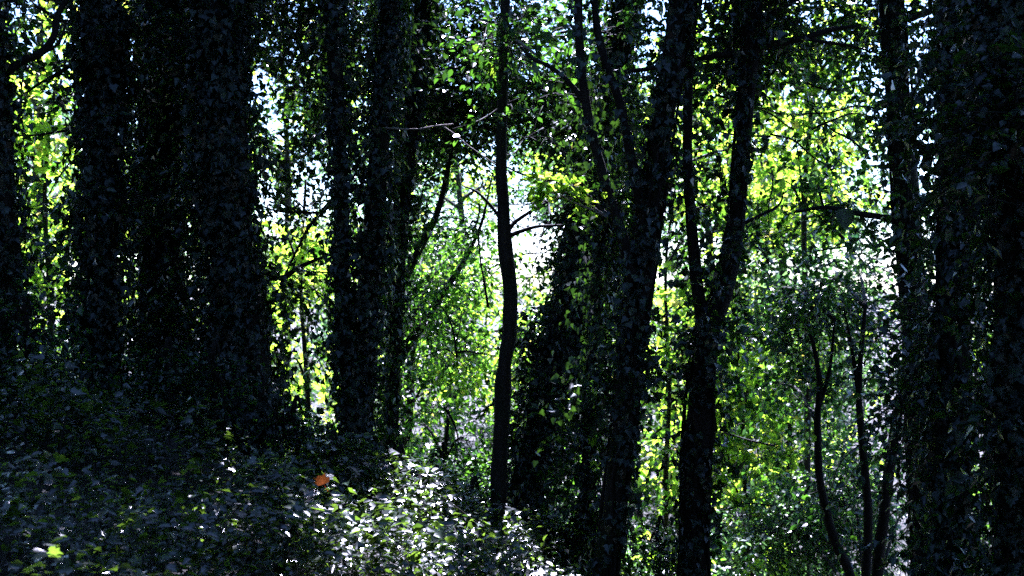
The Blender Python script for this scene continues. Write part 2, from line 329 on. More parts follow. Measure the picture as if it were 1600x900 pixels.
def ivy_tree(name, label, pix, d, width, ivy_n, seed, base_drop=.3, singles=60, depth=.08, size=(.05, .09), cover=1.0, spray=.3,
             bark='bark', top=7.5, crown=None, crown_n=2000, dy=0.0, core=.62, bushy=3.2, group='ivy-clad trees on the slope'):
    """pix: path of the stem from the foot upwards, width: px across with the ivy on it, at each point"""
    rng = rngs(seed); pts = [P(x, y, d+dy*k/max(1, len(pix)-1)) for k, (x, y) in enumerate(pix)]; w = [max(.02, wi*d/K*.5) for wi in width]
    foot = pts[0].copy(); gz = base_z(foot[0], foot[1])
    low = np.array([foot[0]-(pts[1][0]-foot[0])*.3, foot[1], min(gz-.25, foot[2]-.1)]); pts = [low]+pts; w = [w[0]*1.25]+w
    n0 = len(pts); pts = up_to(pts, d, top); w = w+[w[-1]*.85, w[-1]*.6]
    tree = thing(name, label, 'tree', (low[0], low[1], gz), group); tree['top'] = [float(v) for v in pts[-1]]
    tube('trunk', pts, [x*core for x in w], M[bark], tree, seg=16, seed=seed, n=60, bump=.16)
    if ivy_n:
        L = ivy_on(rng, pts, [x*core for x in w], int(ivy_n*1.5), size=(size[0]*.68, size[1]*.74), depth=depth, spray=spray, cover=cover)
        leaf_parts(L, 'IVY', IVY, M['ivy'], tree, singles, 'ivy', seed, mass=IVY if d < 7 else HEART)
        nb = max(4, int(bushy*len(pix))); c = spline(pts, 60); ww = np.interp(np.linspace(0, 1, 60), np.linspace(0, 1, len(w)), w); ii_ = rng.integers(8, 58, nb)
        sd = rng.choice([-1, 1], nb)*rng.uniform(.5, 1.15, nb); cc = [c[q]+np.array([a_*ww[q], rng.normal(-.05, .12), 0]) for q, a_ in zip(ii_, sd)]
        Lb, A, B = sprays(rng, cc, rng.uniform(.13, .3, nb), 460, leaf=(size[0]*.8, size[1]*.85), twig=(.12, .32), dens=.3, up=.6, flat=1.3, droop=.6)
        link('ivy', Lb.mesh('ivy', HEART, seed+7), M['ivy'], tree, 'stuff'); V, F = twig_tubes(A, B, .003); link('twigs', mesh_from('twigs', V, F), M['bark_smooth'], tree, 'stuff')
        vs = []                          # the climbing stems of the ivy
        for k in range(5):
            a0 = rng.uniform(0, 2*math.pi); c = spline(pts, 26); rr = np.interp(np.linspace(0, 1, 26), np.linspace(0, 1, len(w)), w)*core+.012
            a = a0+np.cumsum(rng.normal(0, .25, 26)); vs.append(tube_vf(c+np.stack([np.cos(a)*rr, np.sin(a)*rr, np.zeros(26)], 1), [.016, .008], n=50, seg=5))
        V, F = join_vf(vs); link('vine', mesh_from('vine', V, F, True), M['bark_smooth'], tree, 'stuff')
    if crown is not None: overhead_crown(rng, tree, np.array(crown[:3]), crown[3], crown_n)
    return tree, pts, w
def stem(tree, name, pix, d, width, seed, ivy_n=0, bark='bark_smooth', size=(.05, .085), depth=.06, singles=20, cover=1., spray=.3, dy=0., top=None, core=.8):
    pts = [P(x, y, d+dy*k/max(1, len(pix)-1)) for k, (x, y) in enumerate(pix)]; w = [wi*d/K*.5 for wi in width]
    if top: pts = up_to(pts, d, top); w = w+[w[-1]*.8, w[-1]*.5]
    tube(name, pts, [x*core for x in w], M[bark], tree, seg=10, seed=seed, bump=.14)
    if ivy_n:
        L = ivy_on(rngs(seed), pts, [x*core for x in w], int(ivy_n*1.5), size=(size[0]*.72, size[1]*.78), depth=depth, cover=cover, spray=spray)
        leaf_parts(L, 'IVY', IVY, M['ivy'], tree, singles, 'ivy', seed, mass=IVY if d < 7 else HEART)
    return pts
def foliage(tree, seed, blobs, n, mat, leaf=(.06, .1), shape=('OVATE', OVATE), singles=0, twig=(.2, .45), dens=.35, f=2.2, up=.75, part='foliage', droop=.35, flat=.8):
    """blobs: (px, py, d, radius in m)"""
    rng = rngs(seed); cs = [P(x, y, d) for x, y, d, r in blobs]; rs = [r for *_, r in blobs]
    L, A, B = sprays(rng, cs, rs, n, leaf=leaf, twig=twig, dens=dens, f=f, up=up, droop=droop, flat=flat)
    leaf_parts(L, shape[0], shape[1], M[mat], tree, singles, part, seed)
    V, F = twig_tubes(A, B, .004); link('twigs', mesh_from('twigs', V, F), M['bark'], tree, 'stuff')
    return cs

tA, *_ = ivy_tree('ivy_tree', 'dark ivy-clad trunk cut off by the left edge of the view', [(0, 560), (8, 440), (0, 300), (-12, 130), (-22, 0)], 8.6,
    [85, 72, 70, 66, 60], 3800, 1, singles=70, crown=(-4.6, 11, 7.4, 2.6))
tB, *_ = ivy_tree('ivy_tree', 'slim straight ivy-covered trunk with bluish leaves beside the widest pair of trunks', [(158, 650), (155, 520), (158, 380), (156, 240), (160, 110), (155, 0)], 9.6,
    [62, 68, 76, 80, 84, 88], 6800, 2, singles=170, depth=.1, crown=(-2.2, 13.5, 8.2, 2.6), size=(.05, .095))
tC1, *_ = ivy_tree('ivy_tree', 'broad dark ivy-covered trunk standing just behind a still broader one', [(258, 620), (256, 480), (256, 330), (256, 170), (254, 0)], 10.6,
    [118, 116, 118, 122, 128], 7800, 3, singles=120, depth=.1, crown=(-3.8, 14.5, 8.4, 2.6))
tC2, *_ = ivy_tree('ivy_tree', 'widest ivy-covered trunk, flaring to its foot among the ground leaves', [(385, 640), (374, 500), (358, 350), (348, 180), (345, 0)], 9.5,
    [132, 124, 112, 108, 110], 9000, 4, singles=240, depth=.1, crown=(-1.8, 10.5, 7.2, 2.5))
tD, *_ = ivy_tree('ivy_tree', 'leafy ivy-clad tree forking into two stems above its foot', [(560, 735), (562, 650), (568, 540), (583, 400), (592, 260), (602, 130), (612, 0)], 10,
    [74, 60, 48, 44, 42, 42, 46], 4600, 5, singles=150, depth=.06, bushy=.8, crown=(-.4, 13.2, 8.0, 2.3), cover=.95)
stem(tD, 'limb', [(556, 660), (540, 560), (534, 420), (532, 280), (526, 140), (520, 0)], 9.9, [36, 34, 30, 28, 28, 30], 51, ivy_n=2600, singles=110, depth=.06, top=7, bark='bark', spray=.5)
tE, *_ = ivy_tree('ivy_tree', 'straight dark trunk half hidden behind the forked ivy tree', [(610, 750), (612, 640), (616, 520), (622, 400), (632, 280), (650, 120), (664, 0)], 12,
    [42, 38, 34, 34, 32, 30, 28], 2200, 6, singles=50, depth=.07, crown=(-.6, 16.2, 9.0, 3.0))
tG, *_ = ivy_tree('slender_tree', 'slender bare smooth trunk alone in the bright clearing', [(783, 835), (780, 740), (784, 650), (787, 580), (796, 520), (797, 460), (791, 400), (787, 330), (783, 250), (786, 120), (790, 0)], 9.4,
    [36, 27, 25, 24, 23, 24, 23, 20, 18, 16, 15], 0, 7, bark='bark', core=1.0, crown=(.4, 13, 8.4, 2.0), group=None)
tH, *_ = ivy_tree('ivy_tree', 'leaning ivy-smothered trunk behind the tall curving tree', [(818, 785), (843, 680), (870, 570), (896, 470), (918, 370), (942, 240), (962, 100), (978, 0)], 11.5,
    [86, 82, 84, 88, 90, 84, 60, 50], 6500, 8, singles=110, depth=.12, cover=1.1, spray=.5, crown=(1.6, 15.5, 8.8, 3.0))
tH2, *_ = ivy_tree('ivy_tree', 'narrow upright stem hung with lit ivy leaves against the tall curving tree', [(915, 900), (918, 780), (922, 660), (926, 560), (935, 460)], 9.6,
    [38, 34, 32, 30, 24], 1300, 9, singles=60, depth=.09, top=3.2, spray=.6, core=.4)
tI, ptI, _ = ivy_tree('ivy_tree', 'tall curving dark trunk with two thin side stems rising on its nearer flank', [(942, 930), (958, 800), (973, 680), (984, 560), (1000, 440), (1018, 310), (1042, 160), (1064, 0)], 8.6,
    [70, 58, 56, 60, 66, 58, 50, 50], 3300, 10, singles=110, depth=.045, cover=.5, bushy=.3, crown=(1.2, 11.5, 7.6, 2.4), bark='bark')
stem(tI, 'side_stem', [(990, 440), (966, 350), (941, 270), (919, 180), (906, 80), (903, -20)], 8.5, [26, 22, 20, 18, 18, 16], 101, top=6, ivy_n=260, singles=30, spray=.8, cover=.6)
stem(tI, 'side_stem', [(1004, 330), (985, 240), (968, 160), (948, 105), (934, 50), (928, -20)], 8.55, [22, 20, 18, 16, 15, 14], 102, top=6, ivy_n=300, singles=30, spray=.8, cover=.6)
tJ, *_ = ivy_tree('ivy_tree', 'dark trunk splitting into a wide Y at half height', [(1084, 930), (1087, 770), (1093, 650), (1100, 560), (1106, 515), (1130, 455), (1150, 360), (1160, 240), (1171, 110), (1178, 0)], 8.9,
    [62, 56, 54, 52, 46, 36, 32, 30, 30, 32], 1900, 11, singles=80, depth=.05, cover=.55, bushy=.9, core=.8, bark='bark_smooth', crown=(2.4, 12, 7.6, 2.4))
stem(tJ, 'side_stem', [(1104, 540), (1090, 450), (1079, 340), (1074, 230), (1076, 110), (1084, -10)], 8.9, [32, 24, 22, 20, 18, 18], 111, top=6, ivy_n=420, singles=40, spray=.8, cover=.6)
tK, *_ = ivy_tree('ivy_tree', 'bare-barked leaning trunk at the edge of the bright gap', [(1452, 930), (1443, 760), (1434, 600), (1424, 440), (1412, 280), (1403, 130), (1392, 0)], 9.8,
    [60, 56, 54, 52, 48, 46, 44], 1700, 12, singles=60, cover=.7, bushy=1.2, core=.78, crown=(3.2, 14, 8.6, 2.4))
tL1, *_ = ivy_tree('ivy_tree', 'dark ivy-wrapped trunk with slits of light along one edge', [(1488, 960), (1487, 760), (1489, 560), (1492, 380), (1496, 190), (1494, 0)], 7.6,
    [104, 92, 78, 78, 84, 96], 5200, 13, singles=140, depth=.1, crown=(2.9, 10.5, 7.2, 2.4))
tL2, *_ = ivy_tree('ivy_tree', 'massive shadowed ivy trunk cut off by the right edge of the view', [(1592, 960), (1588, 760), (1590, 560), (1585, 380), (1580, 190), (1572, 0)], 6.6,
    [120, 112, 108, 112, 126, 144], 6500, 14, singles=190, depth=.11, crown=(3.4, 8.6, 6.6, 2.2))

# branches that cross the gaps
def branch(tree, pix, d, width, seed, name='branch', bark='bark_smooth', dy=0.):
    stem(tree, name, pix, d, width, seed, bark=bark, core=1.0, dy=dy)
branch(tJ, [(1172, 80), (1215, 68), (1255, 60), (1300, 46), (1345, 40)], 8.9, [14, 12, 10, 8, 4], 201)
branch(tJ, [(1250, 60), (1290, 66), (1330, 72), (1385, 88)], 8.9, [6, 5, 4, 2], 202)
branch(tJ, [(1168, 84), (1130, 86), (1090, 92)], 8.9, [12, 10, 7], 203)
branch(tJ, [(1176, 40), (1210, 20), (1250, -6), (1290, -30)], 8.9, [13, 11, 9, 6], 204)
branch(tJ, [(1152, 355), (1180, 340), (1215, 322), (1225, 300)], 8.9, [7, 5, 4, 2], 205)
branch(tK, [(1415, 345), (1370, 338), (1330, 332), (1290, 324), (1240, 332)], 9.7, [12, 10, 8, 7, 3], 206)
branch(tK, [(1404, 30), (1430, 26), (1460, 12), (1480, -10)], 9.7, [14, 12, 9, 6], 207)
branch(tI, [(945, 335), (922, 310), (900, 295), (875, 286), (840, 278), (815, 272), (790, 260)], 8.5, [10, 8, 7, 5, 4, 3, 2], 208)
branch(tI, [(975, 112), (1010, 108), (1045, 100)], 8.6, [6, 7, 8], 209)
branch(tI, [(916, 165), (890, 130), (860, 105), (830, 90), (806, 66)], 8.5, [10, 8, 7, 5, 3], 210)
for k, pp in enumerate([[(948, 340), (920, 325), (885, 312), (850, 306), (822, 298)], [(945, 336), (918, 318), (890, 300), (872, 285)], [(925, 328), (900, 318), (868, 300)]]):
    branch(tI, pp, 8.4, [3.4, 3, 2.4, 1.8, 1.4], 211+k, 'twig', 'twig')
branch(tI, [(806, 62), (822, 74), (838, 86)], 8.4, [4, 5, 4], 215, 'twig', 'twig')
branch(tG, [(788, 372), (812, 362), (840, 354), (880, 352)], 9.4, [9, 7, 5, 3], 216)
branch(tG, [(787, 380), (800, 352), (830, 330), (858, 314)], 9.4, [9, 7, 5, 3], 217)
branch(tG, [(786, 350), (770, 325), (745, 300), (722, 290)], 9.4, [7, 5, 4, 2], 218)
branch(tD, [(600, 200), (650, 202), (680, 197), (708, 194)], 9.8, [3, 3, 3, 2], 219, 'twig', 'twig')
branch(tD, [(690, 196), (710, 210), (735, 230), (790, 268)], 9.8, [3, 2.5, 2, 2], 220, 'twig', 'twig')
branch(tA, [(-8, 130), (30, 98), (62, 84), (84, 58), (88, 30), (108, -10)], 8.8, [14, 13, 12, 11, 10, 8], 221)
branch(tA, [(60, 86), (84, 74), (96, 60), (104, 30)], 8.8, [6, 5, 4, 3], 222)
branch(tB, [(118, 96), (90, 116), (60, 132), (20, 160)], 9.6, [8, 6, 5, 3], 223)
branch(tB, [(120, 40), (88, 30), (60, 12), (20, 6)], 9.6, [7, 6, 5, 3], 224)
branch(tB, [(122, 200), (80, 208), (40, 212), (0, 208)], 9.6, [5, 4, 3, 2], 225)
branch(tE, [(618, 566), (650, 520), (690, 460), (722, 412), (752, 350), (770, 270)], 13, [17, 15, 12, 8, 5, 2], 226, bark='bark')
branch(tE, [(618, 470), (650, 400), (684, 330), (704, 240), (716, 140)], 12.6, [16, 13, 10, 7, 3], 227, bark='bark')
branch(tD, [(532, 300), (505, 330), (480, 360), (440, 440)], 10.4, [8, 7, 5, 3], 228)
branch(tC2, [(405, 420), (440, 434), (470, 416), (520, 396)], 10, [10, 9, 7, 4], 229)

def twiggery(tree, box, d, n, seed, w=(2.2, 5)):
    rng = rngs(seed); x0, y0, x1, y1 = box
    for k in range(n):
        x, y = rng.uniform(x0, x1), rng.uniform(y0, y1); a = rng.choice([0, math.pi])+rng.normal(0, .6); ln = rng.uniform(60, 170); pp = [(x, y)]
        for j in range(4):
            a += rng.normal(0, .35); x += math.cos(a)*ln/4; y += math.sin(a)*ln/4+2*j; pp.append((x, y))
        ww = rng.uniform(*w); dd = d+rng.uniform(-.2, .6); b = [P(*q, dd+.06*i*rng.normal()) for i, q in enumerate(pp)]
        vs = [tube_vf(b, [ww*dd/K*.5, ww*dd/K*.15], n=16, seg=5)]
        for j in (1, 2, 3):
            e = b[j]+rng.normal(0, .16, 3); vs.append(tube_vf([b[j], (b[j]+e)/2+rng.normal(0, .03, 3), e], [ww*dd/K*.22, ww*dd/K*.1], n=6, seg=4))
        V, F = join_vf(vs); link('branch', mesh_from('branch', V, F, True), M['bark_smooth'], tree)
twiggery(tA, (0, 0, 120, 300), 9.4, 14, 701); twiggery(tD, (430, 40, 520, 480), 10.8, 12, 702); twiggery(tE, (620, 60, 780, 420), 12.4, 22, 703)
twiggery(tI, (810, 20, 930, 330), 10.4, 14, 704); twiggery(tJ, (1080, 100, 1160, 700), 9.6, 10, 705); twiggery(tK, (1200, 60, 1390, 420), 10.4, 20, 706)
twiggery(tG, (690, 480, 900, 700), 11, 12, 707); twiggery(tL1, (1440, 100, 1600, 500), 7.0, 8, 708, (2, 3)); twiggery(tK, (1180, 450, 1420, 860), 11.6, 18, 709)

# sprays of leaves that hang in view from those branches
foliage(tI, 301, [(862, 272, 8.4, .12), (884, 286, 8.4, .14), (842, 284, 8.4, .1), (872, 300, 8.4, .1), (902, 302, 8.4, .1)], 520, 'sunny', leaf=(.05, .075), shape=('LOBED', LOBED), singles=60, twig=(.05, .1), dens=.0, up=1.0, part='leaves')
for k, (x, y, d, s) in enumerate([(760, 98, 9, .085), (748, 92, 9, .075), (768, 106, 9, .08), (852, 50, 8.6, .10), (862, 58, 8.6, .09), (838, 40, 8.6, .08), (896, 48, 8.5, .09), (741, 70, 9, .06), (757, 150, 9, .06), (742, 186, 9, .05),
                                  (744, 166, 9, .04), (1018, 168, 8.2, .07), (1010, 236, 8.2, .06), (930, 610, 9.4, .10), (925, 682, 9.4, .085), (932, 700, 9.4, .09), (930, 720, 9.4, .08), (940, 745, 9.4, .07), (903, 636, 9.3, .06),
                                  (1483, 495, 7.4, .05), (1480, 508, 7.4, .05), (1430, 116, 9.4, .09), (945, 300, 8.3, .05), (930, 338, 8.3, .05), (1236, 178, 8.7, .06), (104, 552, 9.2, .07), (1270, 680, 10.5, .07)]):
    rng = rngs(900+k); par = tD if x < 800 and x > 400 else tI if x < 1100 else tK if x > 1200 else tJ
    if x < 400: par = tB
    L = Leaves([P(x, y, d)], [np.array([.1, -.55, .8])+rng.normal(0, .25, 3)], [np.array([0, -.25, -1])+rng.normal(0, .45, 3)], s)
    place_single(L, 'LOBED' if s > .06 else 'ROUND', LOBED if s > .06 else ROUND, M['sunny'], par, 'yellow-green leaf lit through by the sun')
place_single(Leaves([P(1272, 116, 8.8)], [np.array([0, -1, .1])], [np.array([0, -.1, -1])], .085), 'ROUND', ROUND, M['ivy'], tJ, 'dark round leaf hanging in the bright gap')
place_single(Leaves([P(1318, 326, 9.6)], [np.array([.2, -1, .1])], [np.array([.1, -.1, -1])], .17), 'ROUND', ROUND, M['ivy'], tK, 'large dark leaf hanging below the branch')
branch(tJ, [(1262, 62), (1268, 90), (1272, 118)], 8.8, [1.6, 1.4, 1.2], 230, 'twig')

# dark leafy masses of the near trees
foliage(tE, 310, [(690, 70, 13, .8), (650, 160, 12.8, .7), (730, 200, 13, .7), (620, 60, 13, .6), (750, 90, 13.2, .65), (680, 250, 13.2, .6), (630, 270, 13, .5), (720, 10, 13.4, .7), (710, 310, 13.6, .5), (650, 350, 13.6, .45), (770, 210, 13.4, .5), (790, 60, 13, .6), (610, 130, 12.8, .45), (760, 300, 13.6, .3), (560, 20, 13, .5)],
        270, 'dusk', leaf=(.05, .08), singles=140, dens=.44, flat=.8, twig=(.3, .7), droop=.1, up=1.0)
foliage(tD, 311, [(560, 60, 10.6, .5), (480, 60, 11, .5), (450, 150, 11, .4), (550, 190, 10.6, .35), (470, 220, 11.4, .3), (430, 320, 11, .25), (420, 30, 11, .5), (500, 330, 11, .22), (490, 130, 11.4, .4), (450, 450, 11.4, .25), (500, 560, 11.6, .25), (440, 260, 11.4, .3)], 560, 'ivy', leaf=(.05, .085), singles=80, dens=.45, flat=1.0)
foliage(tI, 312, [(880, 120, 12.6, .5), (850, 190, 12.8, .5), (890, 220, 12.6, .45), (970, 60, 9.2, .4), (1000, 200, 9.2, .3), (860, 20, 12.8, .5), (1010, 120, 9.2, .3), (985, 290, 9, .25), (920, 30, 12.5, .5), (820, 130, 12.8, .5), (790, 100, 8.9, .16), (800, 30, 8.9, .2), (770, 180, 8.9, .14)], 360, 'dusk', leaf=(.05, .09), singles=80, dens=.46)
foliage(tH, 313, [(930, 350, 11.6, .35), (910, 420, 11.6, .32), (930, 450, 11.3, .3), (890, 520, 11.5, .3), (862, 620, 11.5, .26), (945, 300, 11.2, .35), (880, 580, 11.3, .26), (845, 700, 11.5, .26)], 480, 'dusk', leaf=(.05, .08), singles=60, dens=.3)
foliage(tJ, 314, [(1060, 380, 9.4, .2), (1120, 600, 9.4, .2), (1050, 560, 9.2, .2), (1050, 690, 9.2, .2), (1240, 300, 10, .25), (1120, 40, 9.4, .45), (1180, 20, 9.4, .35), (1080, 20, 9.4, .4), (1130, 130, 9.6, .3), (1230, 20, 9.6, .35), (1210, 120, 9.6, .2), (1090, 200, 9.4, .2), (1120, 280, 9.6, .2)], 380, 'dusk', leaf=(.055, .09), singles=80, dens=.45)
foliage(tK, 315, [(1290, 220, 10.6, .25), (1300, 440, 10.8, .35), (1250, 560, 11, .3), (1330, 600, 11, .35), (1240, 700, 11, .3), (1320, 800, 11, .3), (1190, 380, 10.6, .25), (1330, 20, 10.4, .4), (1370, 80, 10.4, .3), (1400, 220, 9.6, .25), (1350, 350, 10, .35), (1290, 340, 10.4, .3), (1440, 180, 9.6, .3), (1450, 60, 9.4, .4), (1445, 350, 9.4, .3), (1450, 480, 9.2, .3), (1340, 130, 10.4, .2)], 420, 'dusk', leaf=(.05, .085), singles=90, dens=.46)
foliage(tA, 316, [(20, 30, 9.4, .35), (60, 10, 9.6, .25), (10, 120, 9.2, .25), (40, 420, 9.2, .2), (70, 330, 9.6, .12), (95, 320, 9.4, .1)], 300, 'dusk', leaf=(.05, .085), singles=40, dens=.45)
foliage(tB, 317, [(120, 160, 9.8, .2), (190, 420, 9.8, .2), (110, 330, 9.8, .15), (195, 500, 9.8, .15), (110, 520, 9.6, .18), (190, 250, 9.8, .2), (100, 500, 9.6, .2)], 420, 'dusk', leaf=(.05, .08), singles=60, dens=.35)

rb1 = rngs(6).normal(0, 12, 20)
def zone(tree, seed, box, d, nb, r, n, mat='dusk', leaf=(.05, .085), dens=.42, singles=30):
    rng = rngs(seed); x0, y0, x1, y1 = box
    foliage(tree, seed, [(rng.uniform(x0, x1), rng.uniform(y0, y1), d+rng.uniform(-.3, .5), r*rng.uniform(.6, 1.3)) for _ in range(nb)], n*1.2, mat, leaf=leaf, singles=singles, dens=dens+.05, f=1.5, flat=.6, twig=(.25, .6), droop=.08, up=1.1)
zone(tD, 321, (400, -30, 525, 250), 11.4, 18, .42, 420); zone(tE, 322, (600, -30, 790, 190), 13, 18, .55, 190); zone(tE, 323, (610, 190, 770, 340), 13.2, 9, .45, 180)
zone(tE, 324, (600, 330, 700, 560), 13.4, 8, .4, 260); zone(tH, 325, (800, -30, 990, 250), 12.4, 16, .5, 260); foliage(tH, 326, [(836+1.0*k*8.6+rb1[k], 745-k*33, 11.8, .3+.05*(k % 3)) for k in range(15)], 560, 'ivy', leaf=(.05, .085), singles=40, dens=.35, f=1.5, flat=.9, twig=(.2, .5), droop=.1, up=1.0)
zone(tI, 327, (930, 40, 1050, 300), 9.0, 6, .18, 360); zone(tJ, 328, (1060, -30, 1200, 130), 9.6, 9, .32, 330); zone(tK, 329, (1190, 310, 1350, 560), 11.2, 12, .42, 230)
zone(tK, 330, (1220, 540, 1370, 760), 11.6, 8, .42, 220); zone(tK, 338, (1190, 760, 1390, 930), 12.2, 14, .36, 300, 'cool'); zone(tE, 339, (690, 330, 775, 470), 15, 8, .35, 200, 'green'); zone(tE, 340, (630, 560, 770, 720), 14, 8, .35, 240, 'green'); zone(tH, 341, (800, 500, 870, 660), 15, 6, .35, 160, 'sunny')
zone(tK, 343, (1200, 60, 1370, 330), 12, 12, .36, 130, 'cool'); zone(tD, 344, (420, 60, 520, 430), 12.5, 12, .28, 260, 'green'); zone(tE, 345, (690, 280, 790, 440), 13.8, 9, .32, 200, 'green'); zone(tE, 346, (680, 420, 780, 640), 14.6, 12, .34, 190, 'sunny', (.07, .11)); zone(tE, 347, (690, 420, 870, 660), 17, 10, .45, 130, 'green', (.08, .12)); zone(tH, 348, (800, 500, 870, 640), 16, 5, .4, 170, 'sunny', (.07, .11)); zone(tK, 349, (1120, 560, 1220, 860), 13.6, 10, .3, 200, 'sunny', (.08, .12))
zone(tK, 331, (1310, -30, 1400, 170), 10, 7, .3, 330); zone(tL1, 332, (1430, -20, 1560, 900), 8.2, 18, .3, 420, 'ivy')
zone(tE, 342, (620, 350, 765, 560), 12.5, 10, .3, 300, 'green'); zone(tC1, 333, (222, 0, 345, 630), 9.8, 22, .26, 520, 'ivy'); zone(tG, 334, (750, -20, 825, 220), 9.1, 11, .17, 700); zone(tB, 335, (105, 0, 200, 420), 9.5, 8, .2, 420, 'ivy')
zone(tL2, 336, (1540, 0, 1660, 900), 6.4, 10, .26, 420, 'ivy')
zone(tA, 337, (-40, 380, 60, 560), 8.2, 6, .22, 420, 'dusk')

# ------------------------------------------------------------------ saplings and shrubs beyond the near trees
rb0 = rngs(5).uniform(.4, 1.2, (20, 2))
def small_tree(name, label, stems, blobs, n, mat, seed, d, leaf=(.07, .11), shape=('OVATE', OVATE), singles=40, bark='bark_smooth', dens=.35, group=None, cat='tree', up=.75, f=2.2, twig=(.25, .5), part='foliage'):
    x0, y0 = stems[0][0][0]; f0 = P(x0, y0, d); gz = base_z(f0[0], f0[1])
    t = thing(name, label, cat, (f0[0], f0[1], gz), group)
    for k, (pix, wid) in enumerate(stems):
        pts = [P(x, y, d) for x, y in pix]; w = [v*d/K*(.26 if mat == 'sunny' else .5) for v in wid]
        if k == 0 and pts[0][2] > gz-.1: pts = [np.array([pts[0][0], d, gz-.2])]+pts; w = [w[0]*1.15]+w
        tube('trunk' if k == 0 else 'limb', pts, w, M[bark], t, seg=8, seed=seed+k)
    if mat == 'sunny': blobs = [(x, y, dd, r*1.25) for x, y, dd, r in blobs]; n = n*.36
    elif mat == 'green': n = n*.6
    cs = foliage(t, seed, blobs, n, mat, leaf, shape, singles, dens=dens, up=up, f=f, twig=twig, part=part)
    nodes_ = np.array([P(x, y, d) for pix, _ in stems for x, y in pix]); vs = []
    for c in cs:                         # a bough from the stem to each clump of leaves
        a = nodes_[np.argmin(np.linalg.norm(nodes_-c, axis=1)+np.maximum(0, nodes_[:, 2]-c[2])*2)]; vs.append(tube_vf([a, (a+c)/2+np.array([0, 0, .12]), c], [.022, .014, .006], n=8, seg=5))
    V, F = join_vf(vs); link('branches', mesh_from('branches', V, F, True), M[bark], t, 'stuff')
    return t
small_tree('sapling', 'crooked dark sapling leaning out beside the bare-barked leaning trunk', [([(1368, 930), (1382, 800), (1394, 700), (1404, 640), (1424, 560), (1436, 480)], [20, 18, 17, 16, 13, 8]), ([(1394, 700), (1412, 600), (1430, 560)], [10, 8, 5])],
    [(1395, 560, 12.4, .3), (1410, 440, 12.4, .3), (1400, 660, 12.6, .3), (1420, 780, 12.4, .25), (1375, 500, 12.4, .3)], 200, 'cool', 31, 10.9, leaf=(.06, .1), group='saplings below the slope', dens=.45)
small_tree('sapling', 'upright thin sapling with forked top below the hanging branch', [([(1352, 930), (1356, 800), (1346, 680), (1342, 600), (1352, 480)], [16, 14, 12, 10, 6]), ([(1342, 620), (1330, 540), (1318, 480)], [8, 6, 3])],
    [(1340, 430, 13, .5), (1310, 520, 13, .5), (1350, 620, 13.4, .4), (1330, 740, 13.4, .4), (1280, 440, 13, .45), (1370, 860, 13, .35)], 300, 'cool', 32, 10.8, leaf=(.06, .1), group='saplings below the slope', dens=.45)
small_tree('sapling', 'bent thin sapling with a crooked foot and pale grey-green leaves', [([(1334, 930), (1302, 840), (1281, 750), (1277, 660), (1280, 590), (1262, 500)], [16, 15, 13, 11, 9, 5]), ([(1278, 640), (1296, 580), (1304, 500)], [8, 6, 3])],
    [(1240, 480, 13.4, .5), (1220, 600, 13.6, .5), (1280, 600, 13.8, .45), (1250, 730, 13.6, .5), (1200, 450, 13.6, .4), (1220, 820, 14, .4), (1300, 820, 13.6, .4)], 300, 'cool', 33, 10.7, leaf=(.06, .1), group='saplings below the slope', dens=.42)
small_tree('sapling', 'pale-barked little stem low between two dark saplings', [([(1294, 930), (1297, 850), (1302, 780)], [22, 18, 12])], [(1290, 760, 14.5, .45), (1320, 700, 14.5, .4)], 260, 'green', 34, 14.5, bark='bark_pale', group='saplings below the slope')
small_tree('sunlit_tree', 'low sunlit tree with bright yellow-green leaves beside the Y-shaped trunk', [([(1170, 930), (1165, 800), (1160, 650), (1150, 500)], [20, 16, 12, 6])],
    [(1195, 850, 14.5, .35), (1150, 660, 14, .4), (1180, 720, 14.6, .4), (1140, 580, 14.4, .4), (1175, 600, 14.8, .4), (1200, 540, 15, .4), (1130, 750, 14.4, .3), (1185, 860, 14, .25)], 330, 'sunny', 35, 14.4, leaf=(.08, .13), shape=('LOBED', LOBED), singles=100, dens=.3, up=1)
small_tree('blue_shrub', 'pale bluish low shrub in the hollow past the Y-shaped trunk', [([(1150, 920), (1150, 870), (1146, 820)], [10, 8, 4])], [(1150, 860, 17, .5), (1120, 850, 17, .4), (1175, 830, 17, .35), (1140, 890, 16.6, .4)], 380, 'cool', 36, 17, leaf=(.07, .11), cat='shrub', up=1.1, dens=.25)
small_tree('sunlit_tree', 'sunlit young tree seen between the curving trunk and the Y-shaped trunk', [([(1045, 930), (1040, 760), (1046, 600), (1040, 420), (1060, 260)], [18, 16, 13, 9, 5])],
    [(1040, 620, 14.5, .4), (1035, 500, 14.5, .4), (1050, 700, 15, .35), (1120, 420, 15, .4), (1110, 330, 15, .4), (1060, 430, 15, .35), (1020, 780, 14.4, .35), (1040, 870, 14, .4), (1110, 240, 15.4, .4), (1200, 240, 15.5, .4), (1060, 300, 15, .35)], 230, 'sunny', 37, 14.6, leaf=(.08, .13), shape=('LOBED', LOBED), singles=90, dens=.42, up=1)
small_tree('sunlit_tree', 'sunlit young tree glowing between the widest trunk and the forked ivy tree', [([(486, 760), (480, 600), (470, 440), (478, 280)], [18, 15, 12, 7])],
    [(480, 380, 14, .35), (470, 460, 14, .4), (490, 560, 14.4, .4), (470, 650, 14, .4), (450, 560, 14, .35), (500, 470, 14.4, .35), (440, 360, 14, .3), (500, 690, 13.6, .3), (450, 700, 13.6, .3)], 330, 'sunny', 38, 14, leaf=(.07, .11), shape=('LOBED', LOBED), singles=90, dens=.38, up=1)
